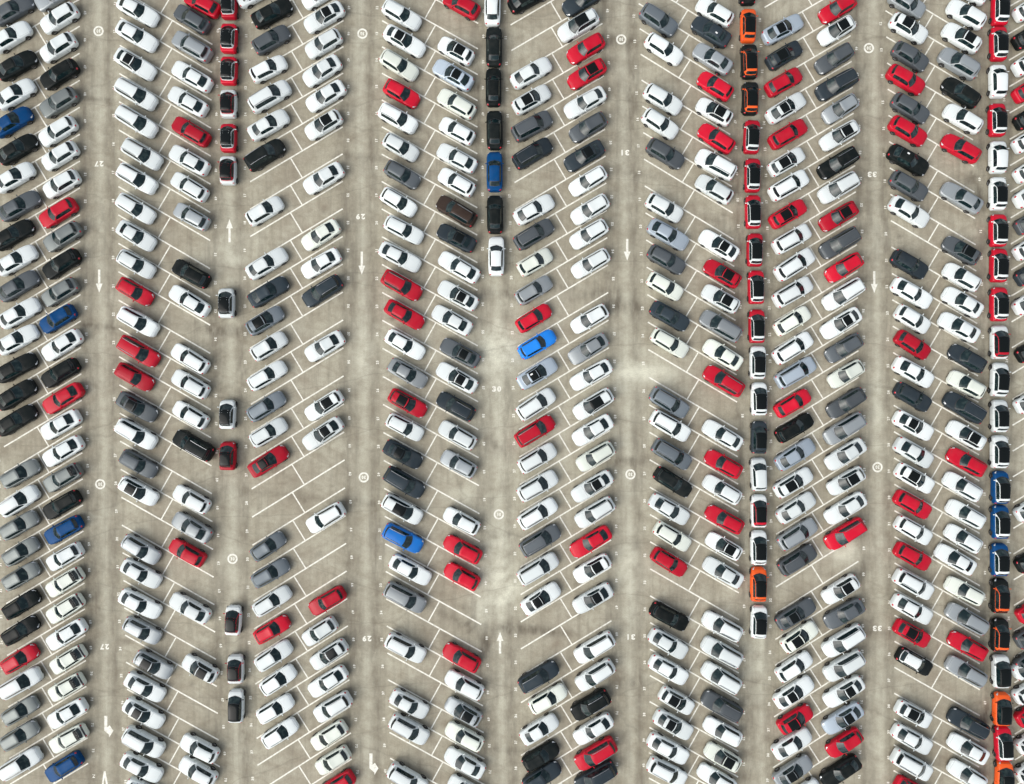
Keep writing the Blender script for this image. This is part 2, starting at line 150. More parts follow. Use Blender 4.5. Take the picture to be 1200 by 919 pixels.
# car positions: tile rows 0/230/460/689, four tile pixels to one photo pixel; colour.type.flags
RAW = {
'A1': (0, {1:"60,45,g,sd 48,172,w,sd 76,305,k,sd 70,440,w,sd 56,570,b,sd 80,698,k,sd 66,830,w,sd",
 2:"90,45,g,sd 60,180,k,sd 75,300,w,sd 85,420,g,sd 90,548,w,sd 80,672,w,sd 75,803,k,sd",
 3:"75,10,k,sd 75,130,k,sd 95,380,m,hb 90,508,w,sv 90,622,m,hb 98,745,m,hb 98,860,m,hb",
 4:"100,78,k,hb 95,200,k,hb 92,333,r,hb 98,445,w,sv 95,575,m,hb 92,692,m,hb 98,822,w,sv"}),
'A2': (0, {1:"255,-25,s,sd 275,85,w,hb 270,222,w,hb 275,348,k,hb 272,480,m,hb 268,615,w,hb 278,730,w,hb 285,862,w,hb",
 2:"270,78,r,hb 290,190,m,hb 285,318,k,hb 278,450,m,hb 268,575,b,hb 287,698,w,sd 280,828,k,hb",
 3:"292,28,r,sd 282,152,w,sd 292,276,w,sd 290,400,m,hb,d 288,527,k,hb 295,645,b,hb 300,770,w,hb 300,890,c,hb,d",
 4:"302,98,c,hb,d 308,220,w,sd 315,338,c,hb,d 308,467,c,hb,d 312,590,w,sd 317,708,c,hb,d 297,840,b,hb"}),
'B1': (0, {1:"645,50,w,sd 640,168,w,sd 632,300,w,sd,t 638,442,w,sv 640,570,w,sv 665,722,w,sv 642,838,w,sv",
 2:"635,58,w,hb 637,185,w,sd 637,318,w,hb 632,447,r,hb 648,588,w,sv 650,727,r,sv 630,847,r,hb",
 3:"642,68,g,sd,t 638,195,w,sv 650,335,g,hb 648,462,w,hb,t 660,735,s,hb 660,848,w,sd",
 4:"655,75,w,sd 665,200,s,hb 718,360,s,hb,t 678,465,w,sd 672,588,w,sd,t 673,722,w,sv 663,842,w,sd 682,962,w,sd"}),
'B2': (0, {1:"945,15,r,hb 897,88,g,hb 898,218,s,sv 897,357,w,sd 878,475,w,sd 892,615,r,hb 885,750,w,sd 885,875,w,hb",
 2:"895,95,s,hb 893,362,k,hb 885,490,w,sd 888,760,w,hb 890,880,w,hb",
 3:"890,105,w,hb 905,247,k,sv 895,500,w,hb 897,632,s,sd 875,750,r,hb",
 4:"888,95,w,sd 935,378,w,hb,t 932,752,w,hb 925,860,w,hb"}),
'C': (0, {1:"1072,22,r/w,m2,t 1072,178,r/w,m2,t 1072,330,r/w,m2,t 1070,485,w/r,m2,t 1070,645,r/w,m2,t 1068,797,w/r,m2,t",
 2:"1060,500,w/w,m2,t", 3:"1065,103,w/w,m2,t 1067,297,r/r,m2,t",
 4:"1092,152,w/r,m2,t 1103,380,w/r,m2,t 1105,553,w/k,m4,t"}),
'D1': (270, {1:"120,-38,w,sd 195,60,k,sd 192,185,g,hb 178,322,w,hb 185,452,w,sv 178,585,w,sd 163,725,k,sv",
 2:"160,68,w,hb 170,315,w,sd 178,447,n,sd 162,582,v,hb,t 180,702,w,hb 172,840,w,hb",
 3:"168,65,v,hb 178,187,w,hb 178,322,r,sd,t 178,720,v,hb 188,845,v,hb",
 4:"195,62,w,hb 195,195,r,hb 202,318,w,hb 223,432,w,hb 210,567,w,hb 232,680,w,hb"}),
'D2': (270, {1:"420,-28,w,hb 438,80,w,sd,t 435,205,w,hb 428,332,w,sd 445,450,w,sd 435,585,w,hb,t 435,835,w,sd",
 2:"422,182,c,sd 423,315,w,sd 430,445,n,sv 440,703,w,sd",
 3:"437,62,w,hb,t 432,193,w,sd,t 445,587,w,sv",
 4:"452,62,r,hb 417,205,w,hb 460,313,w,hb,t 455,440,w,sd 478,558,w,sv 460,693,c,hb 478,810,c,hb 500,925,r,hb"}),
'E1': (270, {1:"802,70,w,hb 815,192,w,sd,t 790,305,c,hb 802,438,r,hb 785,555,w,sv 798,690,w,hb 805,818,g,hb",
 2:"788,28,w,hb 812,158,w,hb 793,285,w,sd 803,418,r,sv 815,555,r,sd 818,695,w,sd 830,830,s,sd",
 3:"830,50,r,hb,t 817,163,w,hb 808,290,n,sd,t 815,422,n,sv 805,547,w,sv,t 808,683,lb,sv 842,832,w,sd",
 4:"818,45,s,sv 820,282,w,sv 838,545,w,sd 838,662,w,sv 830,895,w,sv"}),
'E2': (270, {1:"1080,20,r,hb 1055,237,w,hb,t 1042,350,sb,sd,t 1058,485,c,hb 1060,612,w,hb 1060,740,w,sd 1058,853,w,hb",
 2:"1058,70,br,sv 1058,195,n,sd,t 1070,332,w,sd 1065,465,w,sd,t 1037,580,w,sd 1075,733,g,sd,t 1060,850,w,sd,t",
 3:"1055,65,n,sv 1063,200,w,hb 1068,335,s,hb 1082,602,w,hb 1087,735,r,hb 1083,862,r,hb",
 4:"1082,327,r,hb 1095,455,w,hb 1090,580,s,hb,t 1095,697,c,hb 1097,820,w,sd 1102,945,w,hb"}),
'F': (500, {1:"308,30,w,cs 315,217,k,cs 313,407,k,cs 318,608,k,cs 318,803,b,cs", 2:"320,85,k,cs 326,280,w,cs"}),
'G1': (500, {1:"478,-12,k,sd 490,340,w,sd 492,465,w,hb,t 495,590,g,sv 497,718,n,sv",
 2:"503,62,w,sd 503,178,g,sv 508,308,c,hb 502,440,s,hb 502,570,r,hb 518,693,lb,hb 518,830,sb,sd,t",
 3:"512,55,w,sv 508,180,r,sv 518,307,w,sv 520,437,w,sv 520,567,w,sv 532,692,g,sv 522,825,w,sv",
 4:"535,50,w,sd,t 525,415,n,sv 568,520,c,hb 528,663,w,sd 535,788,k,hb 540,885,n,hb"}),
'G2': (500, {1:"728,0,n,sd 710,120,w,sv,t 745,228,r,hb 750,347,r,hb,t 742,480,w,sd 755,597,g,hb 738,730,n,sd,t 755,848,w,hb",
 2:"765,62,w,hb 760,178,w,hb 768,315,w,hb 763,575,w,hb 757,715,s,sd 770,838,w,sd",
 3:"780,55,w,sv,t 777,177,w,sd 790,300,c,sv 775,440,w,sd,t 787,562,w,sv 768,700,r,sd 775,825,w,hb,t",
 4:"778,50,w,sd,t 785,280,w,sv 788,408,w,sv 767,548,k,sv 780,662,w,sd 790,778,r,sv 790,885,n,sv"}),
'H1': (730, {1:"168,95,v,sv 193,230,w,hb 188,465,w,hb 175,580,w,hb 200,720,g,hb",
 2:"195,55,w,hb 212,180,sb,sd 205,297,g,hb 198,422,c,hb 220,562,n,sd 220,688,c,hb",
 3:"218,48,v,sv 222,157,w,sv 230,290,v,sv 235,420,k,hb 218,548,w,sd 232,675,c,hb 217,795,r,hb",
 4:"218,135,k,hb 213,262,w,sd 215,385,w,sd 253,530,w,hb,t 237,642,w,sd,t 213,755,w,sd 208,862,w,sv"}),
'H2': (730, {1:"430,55,w,hb 413,147,n,sd 420,275,s,sd 432,402,r,hb 428,522,w,hb,t 437,648,r,hb 435,770,w,sv 428,885,w,hb",
 2:"450,230,w,sd,t 465,362,r,hb,t 458,480,w,hb,t 457,608,s,sv 468,742,c,sd 472,865,r,sv",
 3:"467,200,w,sd 470,335,r,hb 465,455,w,hb 475,595,r,hb 473,720,w,hb,t 470,843,w,sd",
 4:"465,180,w,sv 463,300,w,sv 460,420,w,sv 463,553,g,sv 467,672,w,hb 467,793,c,hb,t 440,895,w,hb"}),
'I': (730, {1:"583,-58,k/k,m4,t 587,118,o/o,m4,t 592,287,k/o,m4,t 597,460,k/o,m4,t 603,640,r/w,m4,t 607,820,r/w,m4,t",
 2:"610,72,r/w,m4,t 618,250,r/w,m4,t 624,425,r/w,m4,t 627,608,r/w,m4,t 632,778,w/w,m4,t",
 3:"638,30,w/w,m4,t 637,210,n/n,m4,t 636,383,w/w,m4 637,555,w/r,m4,t 636,727,w/w,m4,t 635,898,o/o,m4,t", 4:"637,160,w/w,m4,t"}),
'J1': (730, {1:"750,135,sb,sd,t 757,257,n,hb,t 755,383,r,hb 765,505,w,sd,t 775,627,r,hb 768,757,w,hb,t 778,868,w,sv",
 2:"775,82,r,hb,t 792,200,w,sv 805,320,w,sv 797,448,w,sv 795,583,c,hb 797,710,w,sv 810,825,sb,sv",
 3:"797,50,r,hb 805,165,k,hb 808,290,sb,sd 800,422,w,hb,t 812,540,w,sd 818,663,s,sv 818,783,g,sv",
 4:"810,122,g,sd,t 828,230,c,hb,t 803,368,w,hb 802,490,w,sd,t 808,615,r,hb,t 793,730,w,sd 797,860,s,sd,t 845,965,w,hb"}),
'J2': (730, {1:"1005,40,r,hb 1000,143,w,hb,t 990,275,g,hb 1000,398,n,sv 1018,510,s,hb 1015,635,w,hb,t 1007,765,k,sv 1010,880,w,sv",
 2:"1010,95,r,hb,t 1015,220,g,sv 1035,335,r,hb 1032,460,w,sv 1022,595,w,sd,t 1035,712,g,hb 1045,833,c,hb",
 3:"1045,50,g,hb 1037,170,s,sv 1043,290,w,sd 1045,415,w,hb,t 1043,543,w,sd 1040,663,r,sv",
 4:"1020,8,w,hb,t 1037,122,g,sd 1032,248,w,sv 1035,365,w,sv 1035,487,w,sd,t 1030,612,sb,sd,t 1037,727,r,hb 1020,860,k,sd"}),
'K1': (980, {10:"455,22,s,hb 465,180,w,hb,t 475,360,g,hb 447,508,r,hb 475,690,g,hb 460,835,r,hb",
 11:"462,150,k,sd 465,315,g,hb 468,480,w,sd 470,815,n,hb",
 12:"485,183,w,sd 490,350,w,hb 490,513,r,hb 495,688,w,sd 490,845,n,hb",
 13:"495,212,w,sd,t 497,385,w,sd 503,548,w,hb,t 490,715,r,hb",
 14:"495,65,w,hb 490,230,r,hb 495,408,w,sv 487,567,w,sd 487,722,r,hb,t",
 15:"500,140,k/w,hb 497,475,w,hb,t 487,635,w,sd 485,797,w,sv 490,960,r,hb"}),
'K2': (980, {10:"850,-65,w,hb 830,90,w,hb 800,240,w,hb,t 780,405,s,sv 795,588,k,hb 808,755,w,hb",
 11:"795,75,r,hb 800,390,s,sd 797,725,g,hb,t", 12:"800,80,w,hb 805,240,w,sd 783,400,w,sd 835,598,n,hb 830,765,c,hb",
 13:"815,95,n,sv 828,272,w,hb,t 830,443,r,hb 805,600,w,hb 825,775,w,hb",
 14:"810,115,w,hb 760,248,w,sd 818,450,c,hb 830,625,s,sv 838,800,r,hb",
 15:"825,200,s,sv 840,530,n,sv 842,693,w,sd 835,860,w,hb"}),
'L': (980, {10:"1045,50,r/w,m4,t 1035,275,r/w,m4,t 1030,515,w/w,m4 1025,762,r/w,m4,t",
 11:"1030,130,w/w,m4 1030,362,w/w,m4,t 1032,597,r/w,m4,t 1035,820,r/w,m4,t",
 12:"1037,252,r/w,m4,t 1040,495,w/r,m4,t 1040,733,w/w,m4,t", 13:"1040,150,w/w,m4,t 1040,378,w/w,m4,t 1045,605,b/w,m4,t 1045,825,b/w,m4,t",
 14:"1042,250,b/w,m4,t 1043,480,k/o,m4,t 1043,730,k/o,m4,t", 15:"1050,200,w/k,m4,t 1055,440,o/k,m4,t 1065,660,r/w,m4,t 1070,880,o/k,m4,t"}),
'M': (980, {10:"1255,40,w,hb 1250,218,k,hb 1255,385,w,sv 1250,558,r,hb 1258,730,k,hb 1248,880,w,hb",
 11:"1258,200,w,hb 1262,355,w,sd 1258,530,g,hb 1255,692,w,hb 1258,855,n,hb",
 12:"1262,220,w,sd 1270,530,k,hb 1258,858,w,hb", 13:"1258,728,w,hb", 14:"1262,240,k,hb 1268,560,r,hb 1258,722,g,hb 1262,875,g,hb",
 15:"1252,150,w,sd 1252,315,w,hb 1268,460,r,hb 1268,632,w,hb 1265,815,w,hb"}),
}

# ------------------------------------------------------------------ the ground
def ground():
    gx = np.concatenate([[-2500,-800,-250,-120,-80], np.arange(-66, 66.01, .34), [80,120,250,800,2500]])
    gy = np.concatenate([[-2500,-800,-250,-120,-70], np.arange(-52, 52.01, .34), [70,120,250,800,2500]])
    X, Y = np.meshgrid(gx, gy); n = X.size
    me = bpy.data.meshes.new('parking_lot')
    nx, ny = len(gx), len(gy); I = np.arange(n).reshape(ny, nx)
    F = np.stack([I[:-1,:-1], I[:-1,1:], I[1:,1:], I[1:,:-1]], -1).reshape(-1, 4)
    me.from_pydata(np.c_[X.ravel(), Y.ravel(), np.zeros(n)].tolist(), [], F.tolist())
    # wear: tyre film along the aisles, patches, damp seams, washed-out sand
    px = X*PX + 600; py = 459.5 - Y*PX
    rng = np.random.default_rng(3)
    sl = .011
    u = px - sl*(py - 460)
    dark = np.zeros_like(px); pale = np.zeros_like(px); brown = np.zeros_like(px)
    def ramp(a): return np.clip(a, 0, 1)
    for cx in (117, 268, 423, 580, 731, 884, 1025, 1170):
        d = u - cx
        for off, wd, am in ((-17, 7, .55), (15, 7, .5), (0, 20, .15), (-6, 4, .2)):
            dark += am * np.exp(-((d-off)/wd)**2)
        pale += .35*np.exp(-((d-4)/5)**2)
    def blob(A, x, y, rx, ry, am, rot=0):
        c, s = cos(rot), sin(rot); a = (px-x)*c + (py-y)*s; b = -(px-x)*s + (py-y)*c
        A += am*np.exp(-(a/rx)**2 - (b/ry)**2)
    for x, y, rx, ry, am, r in [(115,117,22,3,.6,.1),(120,383,38,3,.7,.1),(265,390,50,4,.5,.08),(330,580,60,5,.5,.1),(600,737,45,6,.8,.05),(650,338,35,5,.5,-.05),
            (590,345,60,6,.5,.05),(735,540,40,6,.7,0),(740,360,40,10,.5,.2),(430,185,40,4,.5,.1),(440,590,45,4,.4,.05),(580,625,40,6,.6,.1),(735,640,30,8,.4,0),
            (420,310,10,60,.3,0),(270,385,60,7,.45,.1),(735,120,12,60,.45,0),(580,520,30,14,.4,0),(600,460,14,40,.35,0),(740,800,30,8,.5,.1),(600,880,60,4,.5,.1),
            (115,700,16,60,.3,0),(1025,250,10,80,.3,0),(430,750,20,30,.3,0),(885,800,14,50,.3,0),(750,205,40,5,.5,.15),(730,50,40,8,.5,.1),(1010,740,40,5,.5,.1),
            (530,725,30,5,.7,.55),(545,712,10,4,.6,.3),(640,740,35,5,.8,.1),(690,345,30,5,.5,-.2),(835,258,16,6,.4,.2),(1130,825,20,6,.5,.1),(1135,213,6,10,.6,.3),(556,103,5,5,.9,0)]:
        blob(dark, x, y, rx, ry, am, r)
    for x, y, rx, ry, am in [(582,412,20,26,1.3),(640,560,60,90,.2),(600,450,120,140,.25),(577,640,24,40,.5),(590,690,30,26,1.0),(740,437,44,18,.7),(770,435,26,12,.5),(735,660,20,40,.5),(270,655,18,30,.4),
            (1027,470,10,60,.4),(1027,880,10,40,.3),(425,420,14,30,.5),(270,300,25,20,.4),(990,648,17,11,1.1),(565,720,12,18,.6),(340,385,40,12,.3),(885,780,18,40,.4),(540,580,30,10,.4)]:
        blob(pale, x, y, rx, ry, am)
    for cx in (50, 193, 347, 505, 660, 812, 957, 1097):
        brown += .45*np.exp(-((u-cx)/30)**2)
    for _ in range(170):
        x, y = rng.uniform(-20, 1220), rng.uniform(-20, 940); blob(dark, x, y, rng.uniform(2, 9), rng.uniform(1.5, 6), rng.uniform(.1, .4), rng.uniform(-.6, .6))
    for _ in range(120):
        x, y = rng.uniform(-20, 1220), rng.uniform(-20, 940); blob(brown, x, y, rng.uniform(4, 22), rng.uniform(3, 9), rng.uniform(.15, .5), rng.uniform(-.6, .6))
    def arc(x, y, r, a0, a1, am, wd=2.0):
        for a in np.linspace(a0, a1, 14): blob(dark, x + r*cos(a), y + r*sin(a), wd*1.5, wd, am*rng.uniform(.5, 1))
    for x, y, r, a0, a1, am in [(310,600,48,-1.1,.3,.45),(330,570,60,-1.2,.1,.35),(690,345,34,-.9,.6,.4),(530,712,26,-.6,1.0,.8),(540,745,30,-.8,.7,.7),(1120,220,26,-.8,.7,.7),(1125,830,28,-.6,.8,.5),(780,265,40,.2,1.4,.3),(240,400,60,.3,1.3,.35),(560,560,30,-.5,1.0,.4),(650,340,46,-.4,.9,.35),(990,660,20,-1.2,1.2,.35),(300,880,40,-.9,.4,.4),(180,830,60,-.3,.5,.3),(620,760,50,.0,1.2,.4),(745,705,44,-.3,1.1,.3)]: arc(x, y, r, a0, a1, am); arc(x+3, y+9, r, a0, a1, am*.8)
    for cx in (22, 70, 162, 225, 318, 380, 472, 538, 626, 690, 782, 846, 928, 986, 1068, 1128):
        for y in np.arange(0, 920, 31):
            if rng.random() < .8: blob(dark, cx + rng.uniform(-14, 14), y + rng.uniform(-8, 8), rng.uniform(2, 6), rng.uniform(1.5, 4), rng.uniform(.3, .9))
    for nm, A in (('tyre_film', dark), ('washed_sand', pale), ('dust', brown)):
        at = me.attributes.new(nm, 'FLOAT', 'POINT'); at.data.foreach_set('value', ramp(A).ravel().astype(np.float32))
    m = bpy.data.materials.new('worn_concrete'); m.use_nodes = True; t = m.node_tree; b = t.nodes['Principled BSDF']
    b.inputs['Roughness'].default_value = .88; b.inputs['Specular IOR Level'].default_value = .25
    geo = t.nodes.new('ShaderNodeNewGeometry')
    def noise(scale, detail, vec=None, rough=.6):
        nn = t.nodes.new('ShaderNodeTexNoise'); nn.inputs['Scale'].default_value = scale; nn.inputs['Detail'].default_value = detail; nn.inputs['Roughness'].default_value = rough
        t.links.new(vec or geo.outputs['Position'], nn.inputs['Vector']); return nn.outputs[0]
    def mapping(sx, sy, rz=0.):
        mp = t.nodes.new('ShaderNodeMapping'); mp.inputs['Scale'].default_value = (sx, sy, 1); 
        src = geo.outputs['Position']
        if rz:
            mr = t.nodes.new('ShaderNodeMapping'); mr.inputs['Rotation'].default_value = (0, 0, rz); t.links.new(src, mr.inputs[0]); src = mr.outputs[0]
        t.links.new(src, mp.inputs[0]); return mp.outputs[0]
    def rng_(a, lo, hi, o0=0., o1=1.):
        r = t.nodes.new('ShaderNodeMapRange'); r.inputs[1].default_value = lo; r.inputs[2].default_value = hi; r.inputs[3].default_value = o0; r.inputs[4].default_value = o1
        t.links.new(a, r.inputs[0]); return r.outputs[0]
    def math_(op, a, c):
        q = t.nodes.new('ShaderNodeMath'); q.operation = op; t.links.new(a, q.inputs[0])
        if isinstance(c, float): q.inputs[1].default_value = c
        else: t.links.new(c, q.inputs[1])
        return q.outputs[0]
    def mix(fac, a, col, blend='MIX'):
        q = t.nodes.new('ShaderNodeMix'); q.data_type = 'RGBA'; q.blend_type = blend; t.links.new(fac, q.inputs[0])
        if isinstance(a, tuple): q.inputs[6].default_value = (*a, 1)
        else: t.links.new(a, q.inputs[6])
        q.inputs[7].default_value = (*col, 1); return q.outputs[2]
    def attr(nm):
        a = t.nodes.new('ShaderNodeAttribute'); a.attribute_name = nm; return a.outputs['Fac']
    big = noise(.10, 4); midn = noise(.55, 8, None, .68); grit = noise(2.6, 6, None, .7); streak = noise(1.0, 5, mapping(1.5, .10)); cross = noise(1.0, 5, mapping(.12, 1.6)); fine = noise(9, 4, None, .7)
    c = mix(rng_(big, .35, .65), (.385, .362, .275), (.480, .462, .362))
    c = mix(rng_(midn, .38, .70, 0., .6), c, (.215, .182, .127))
    c = mix(rng_(grit, .45, .75, 0., .38), c, (.53, .51, .40))
    c = mix(rng_(noise(1.7, 6, mapping(1, .8), .7), .50, .80, 0., .45), c, (.165, .135, .092))
    c = mix(rng_(noise(1.0, 6, mapping(.16, .95, .42), .62), .52, .72, 0., .42), c, (.21, .175, .122))
    c = mix(rng_(noise(1.0, 6, mapping(.16, .95, -.42), .62), .54, .74, 0., .36), c, (.21, .175, .122))
    c = mix(rng_(streak, .48, .70, 0., .38), c, (.150, .130, .096))
    c = mix(rng_(cross, .54, .72, 0., .18), c, (.155, .137, .103))
    c = mix(math_('MULTIPLY', attr('dust'), rng_(noise(.8, 5), .25, .62)), c, (.22, .180, .130))
    c = mix(math_('MULTIPLY', attr('tyre_film'), rng_(noise(.9, 6, mapping(1.6, .5)), .28, .62, .12, .95)), c, (.105, .088, .064))
    c = mix(math_('MULTIPLY', attr('washed_sand'), rng_(noise(.7, 5), .25, .62, .1, .85)), c, (.68, .675, .54))
    c = mix(rng_(fine, .35, .75, 0., .35), c, (.14, .128, .10))
    # hairline seams of the poured strips
    vo = t.nodes.new('ShaderNodeTexVoronoi'); vo.feature = 'DISTANCE_TO_EDGE'; vo.inputs['Scale'].default_value = .09
    mp = t.nodes.new('ShaderNodeVectorMath'); mp.operation = 'ADD'
    nv = t.nodes.new('ShaderNodeTexNoise'); nv.inputs['Scale'].default_value = .4; t.links.new(geo.outputs['Position'], nv.inputs['Vector'])
    t.links.new(mapping(.35, 1.3), mp.inputs[0]); t.links.new(nv.outputs['Color'], mp.inputs[1]); t.links.new(mp.outputs[0], vo.inputs['Vector'])
    c = mix(rng_(vo.outputs['Distance'], .0, .010, .22, 0.), c, (.10, .088, .066))
    t.links.new(c, b.inputs['Base Color'])
    bp = t.nodes.new('ShaderNodeBump'); bp.inputs['Strength'].default_value = .25; bp.inputs['Distance'].default_value = .02
    t.links.new(fine, bp.inputs['Height']); t.links.new(bp.outputs[0], b.inputs['Normal'])
    me.materials.append(m); me.update()
    o = link('parking_lot', me); tag(o, 'worn beige concrete parking lot with white bay markings', kind='structure')
    return o
lot = ground()

# white road paint, scuffed
M_LINE = mat('road_paint', (.76, .75, .66), .7)
t = M_LINE.node_tree; geo = t.nodes.new('ShaderNodeNewGeometry'); nn = t.nodes.new('ShaderNodeTexNoise'); nn.inputs['Scale'].default_value = 3.5; nn.inputs['Detail'].default_value = 6
t.links.new(geo.outputs['Position'], nn.inputs['Vector']); rr = t.nodes.new('ShaderNodeMapRange'); rr.inputs[1].default_value = .46; rr.inputs[2].default_value = .70; rr.inputs[4].default_value = .55
t.links.new(nn.outputs[0], rr.inputs[0]); mx = t.nodes.new('ShaderNodeMix'); mx.data_type = 'RGBA'; mx.inputs[6].default_value = (.76,.75,.66,1); mx.inputs[7].default_value = (.38,.36,.28,1)
t.links.new(rr.outputs[0], mx.inputs[0]); t.links.new(mx.outputs[2], t.nodes['Principled BSDF'].inputs['Base Color'])

ZP = .004
def strip(m, a, b, w, z=ZP):
    (x0, y0), (x1, y1) = a, b; L = math.hypot(x1-x0, y1-y0); nx, ny = -(y1-y0)/L*w/2, (x1-x0)/L*w/2
    m.add([(x0+nx, y0+ny, z), (x0-nx, y0-ny, z), (x1-nx, y1-ny, z), (x1+nx, y1+ny, z)], [(0,1,2,3)], 0, False)
LWID = .155
MISSING = {('E', 'x')}
for p, L in LINES.items():
    L = sorted(L, key=lambda l: l[1])
    for i, l in enumerate(L):
        a, b = W(l[0], l[1])[:2], W(l[2], l[3])[:2]
        m = MB(); strip(m, a, b, LWID); link('bay_line', m.mesh('bay_line', [M_LINE]), lot)
        if i + 1 < len(L) and p != 'M':
            n = L[i+1]; mx0, my0 = (l[0]+l[2])/2, (l[1]+l[3])/2; mx1, my1 = (n[0]+n[2])/2, (n[1]+n[3])/2
            d = np.array([l[2]-l[0], l[3]-l[1]]); ln = np.hypot(*d); d /= ln; nr = np.array([-d[1], d[0]]) * (1 if d[0] > 0 else -1)
            mid = np.array([(mx0+mx1)/2, (my0+my1)/2]); g = abs(np.dot(np.array([mx1-mx0, my1-my0]), nr))/2 - .9
            m = MB(); strip(m, W(*(mid-nr*g))[:2], W(*(mid+nr*g))[:2], LWID*.9); link('divider_line', m.mesh('divider_line', [M_LINE]), lot)

# lettering
def glyph(ch):
    cu = bpy.data.curves.new('g', 'FONT'); cu.body = ch; cu.size = 1; cu.align_x = 'CENTER'; cu.offset = .05; cu.resolution_u = 3
    ob = bpy.data.objects.new('g', cu); C.objects.link(ob)
    dg = bpy.context.evaluated_depsgraph_get(); e = ob.evaluated_get(dg); me = e.to_mesh()
    v = np.array([x.co[:] for x in me.vertices]); f = [tuple(q.vertices) for q in me.polygons]
    e.to_mesh_clear(); bpy.data.objects.remove(ob); bpy.data.curves.remove(cu)
    lo, hi = v.min(0), v.max(0); v = v - (lo+hi)/2; v /= (hi-lo)[1]
    return v[:, :2], f
G = {c: glyph(c) for c in '0123456789'}
def text_mesh(s, hgt, wid, rot, x, y, m, z=ZP):
    for i, ch in enumerate(s):
        v, f = G[ch]; wx = v[:,0].max() - v[:,0].min()
        kx = min(1.0, wid*.8/hgt/wx) if ch != '1' else 1.0
        X = v[:,0]*hgt*max(kx, wid*.78/hgt/wx if ch != '1' else 1) + (i - (len(s)-1)/2)*wid; Y = v[:,1]*hgt
        c, s_ = cos(rot), sin(rot)
        m.add(np.c_[x + X*c - Y*s_, y + X*s_ + Y*c, np.full(len(X), z)].tolist(), f, 0, False)
for s, x, y, r in [('27',116,192,pi),('27',122.5,758,pi),('29',422.5,254,pi),('29',430,748.5,pi),('30',582,456,0),('31',732,179,pi),('31',739,746.5,pi),('33',1022,204.5,pi),('33',1028,736.5,pi)]:
    m = MB(); X, Y, _ = W(x, y); text_mesh(s, .62, .56, r, X, Y, m); link('aisle_number', m.mesh('aisle_number', [M_LINE]), lot)
for x, y, r in [(115.5,36.5,pi),(117.5,567.5,pi),(272.5,655,0),(424.7,39.5,pi),(426.3,559.5,pi),(584.6,603,0),(728,46.3,pi),(738.8,556,pi),(1018.2,56.5,pi),(1028.3,547.6,pi)]:
    m = MB(); X, Y, _ = W(x, y); P = []
    for i in range(29):
        a = 2*pi*i/28; P.append([(X+q*cos(a), Y+q*sin(a), ZP) for q in (.385, .575)])
    m.grid(P, smooth=False, flip=True); text_mesh('30', .40, .26, r, X, Y, m); link('speed_limit_marking', m.mesh('speed_limit_marking', [M_LINE]), lot)
def poly(pts, name='direction_arrow'):
    m = MB(); vs = [W(x, y, 0)[:2] + (ZP,) for x, y in pts]; m.add(vs, [tuple(range(len(vs)))], 0, False); link(name, m.mesh(name, [M_LINE]), lot)
def arrow(x, y0, y1, hw=3.9):
    d = 1 if y1 > y0 else -1; h = y1 - d*10.6
    poly([(x-1.3,y0),(x+1.3,y0),(x+1.3,h),(x+hw,h),(x,y1),(x-hw,h),(x-1.3,h)])
arrow(116.3, 316, 343); arrow(269, 284, 257); arrow(424, 295, 322); arrow(735, 280, 305.5); arrow(1024.5, 318, 343.5); arrow(586, 766, 740.5)
for ox, oy in ((124, 839), (434.7, 883)):
    poly([(ox-1.8,oy),(ox+1.8,oy),(ox+1.8,oy+13.4),(ox+4.6,oy+11),(ox+8.8,oy+17.5),(ox+4.2,oy+25),(ox+3.6,oy+22),(ox-1.8,oy+17.3)])
m = MB()
strip(m, W(122.6,904)[:2], W(118.2,935)[:2], .2); strip(m, W(122.6,904)[:2], W(128.2,935)[:2], .2, ZP+.002)
link('direction_arrow', m.mesh('direction_arrow', [M_LINE]), lot)
# bay numbers at the mouth of every bay, turned to be read along the bay
nums = []
for p, L in LINES.items():
    L = sorted(L, key=lambda l: l[1])
    for side in (0, 1):
        if p == 'M' and side: continue
        for i in range(len(L)-1):
            a, b = L[i], L[i+1]; k = 2*side
            x = (a[k]+b[k])/2 + (-6.2 if side == 0 else 6.2); y = (a[k+1]+b[k+1])/2 + (2.5 if False else 0)
            nums.append((x, y, str(10 + (i*1 + (0 if side == 0 else 33)) % 80), pi/2 if side == 0 else -pi/2))
nums.sort(key=lambda q: (q[0]-600)**2 + (q[1]-459)**2)
far = MB()
for j, (x, y, s, r) in enumerate(nums):
    if not (-5 < x < 1205 and -5 < y < 925): continue
    X, Y, _ = W(x, y); m = MB() if j < 300 else far
    text_mesh(s, .29, .225, r, X, Y, m)
    if j < 300: link('bay_number', m.mesh('bay_number', [M_LINE]), lot)
o = link('outer_bay_numbers', far.mesh('outer_bay_numbers', [M_LINE]), lot); o['kind'] = 'stuff'

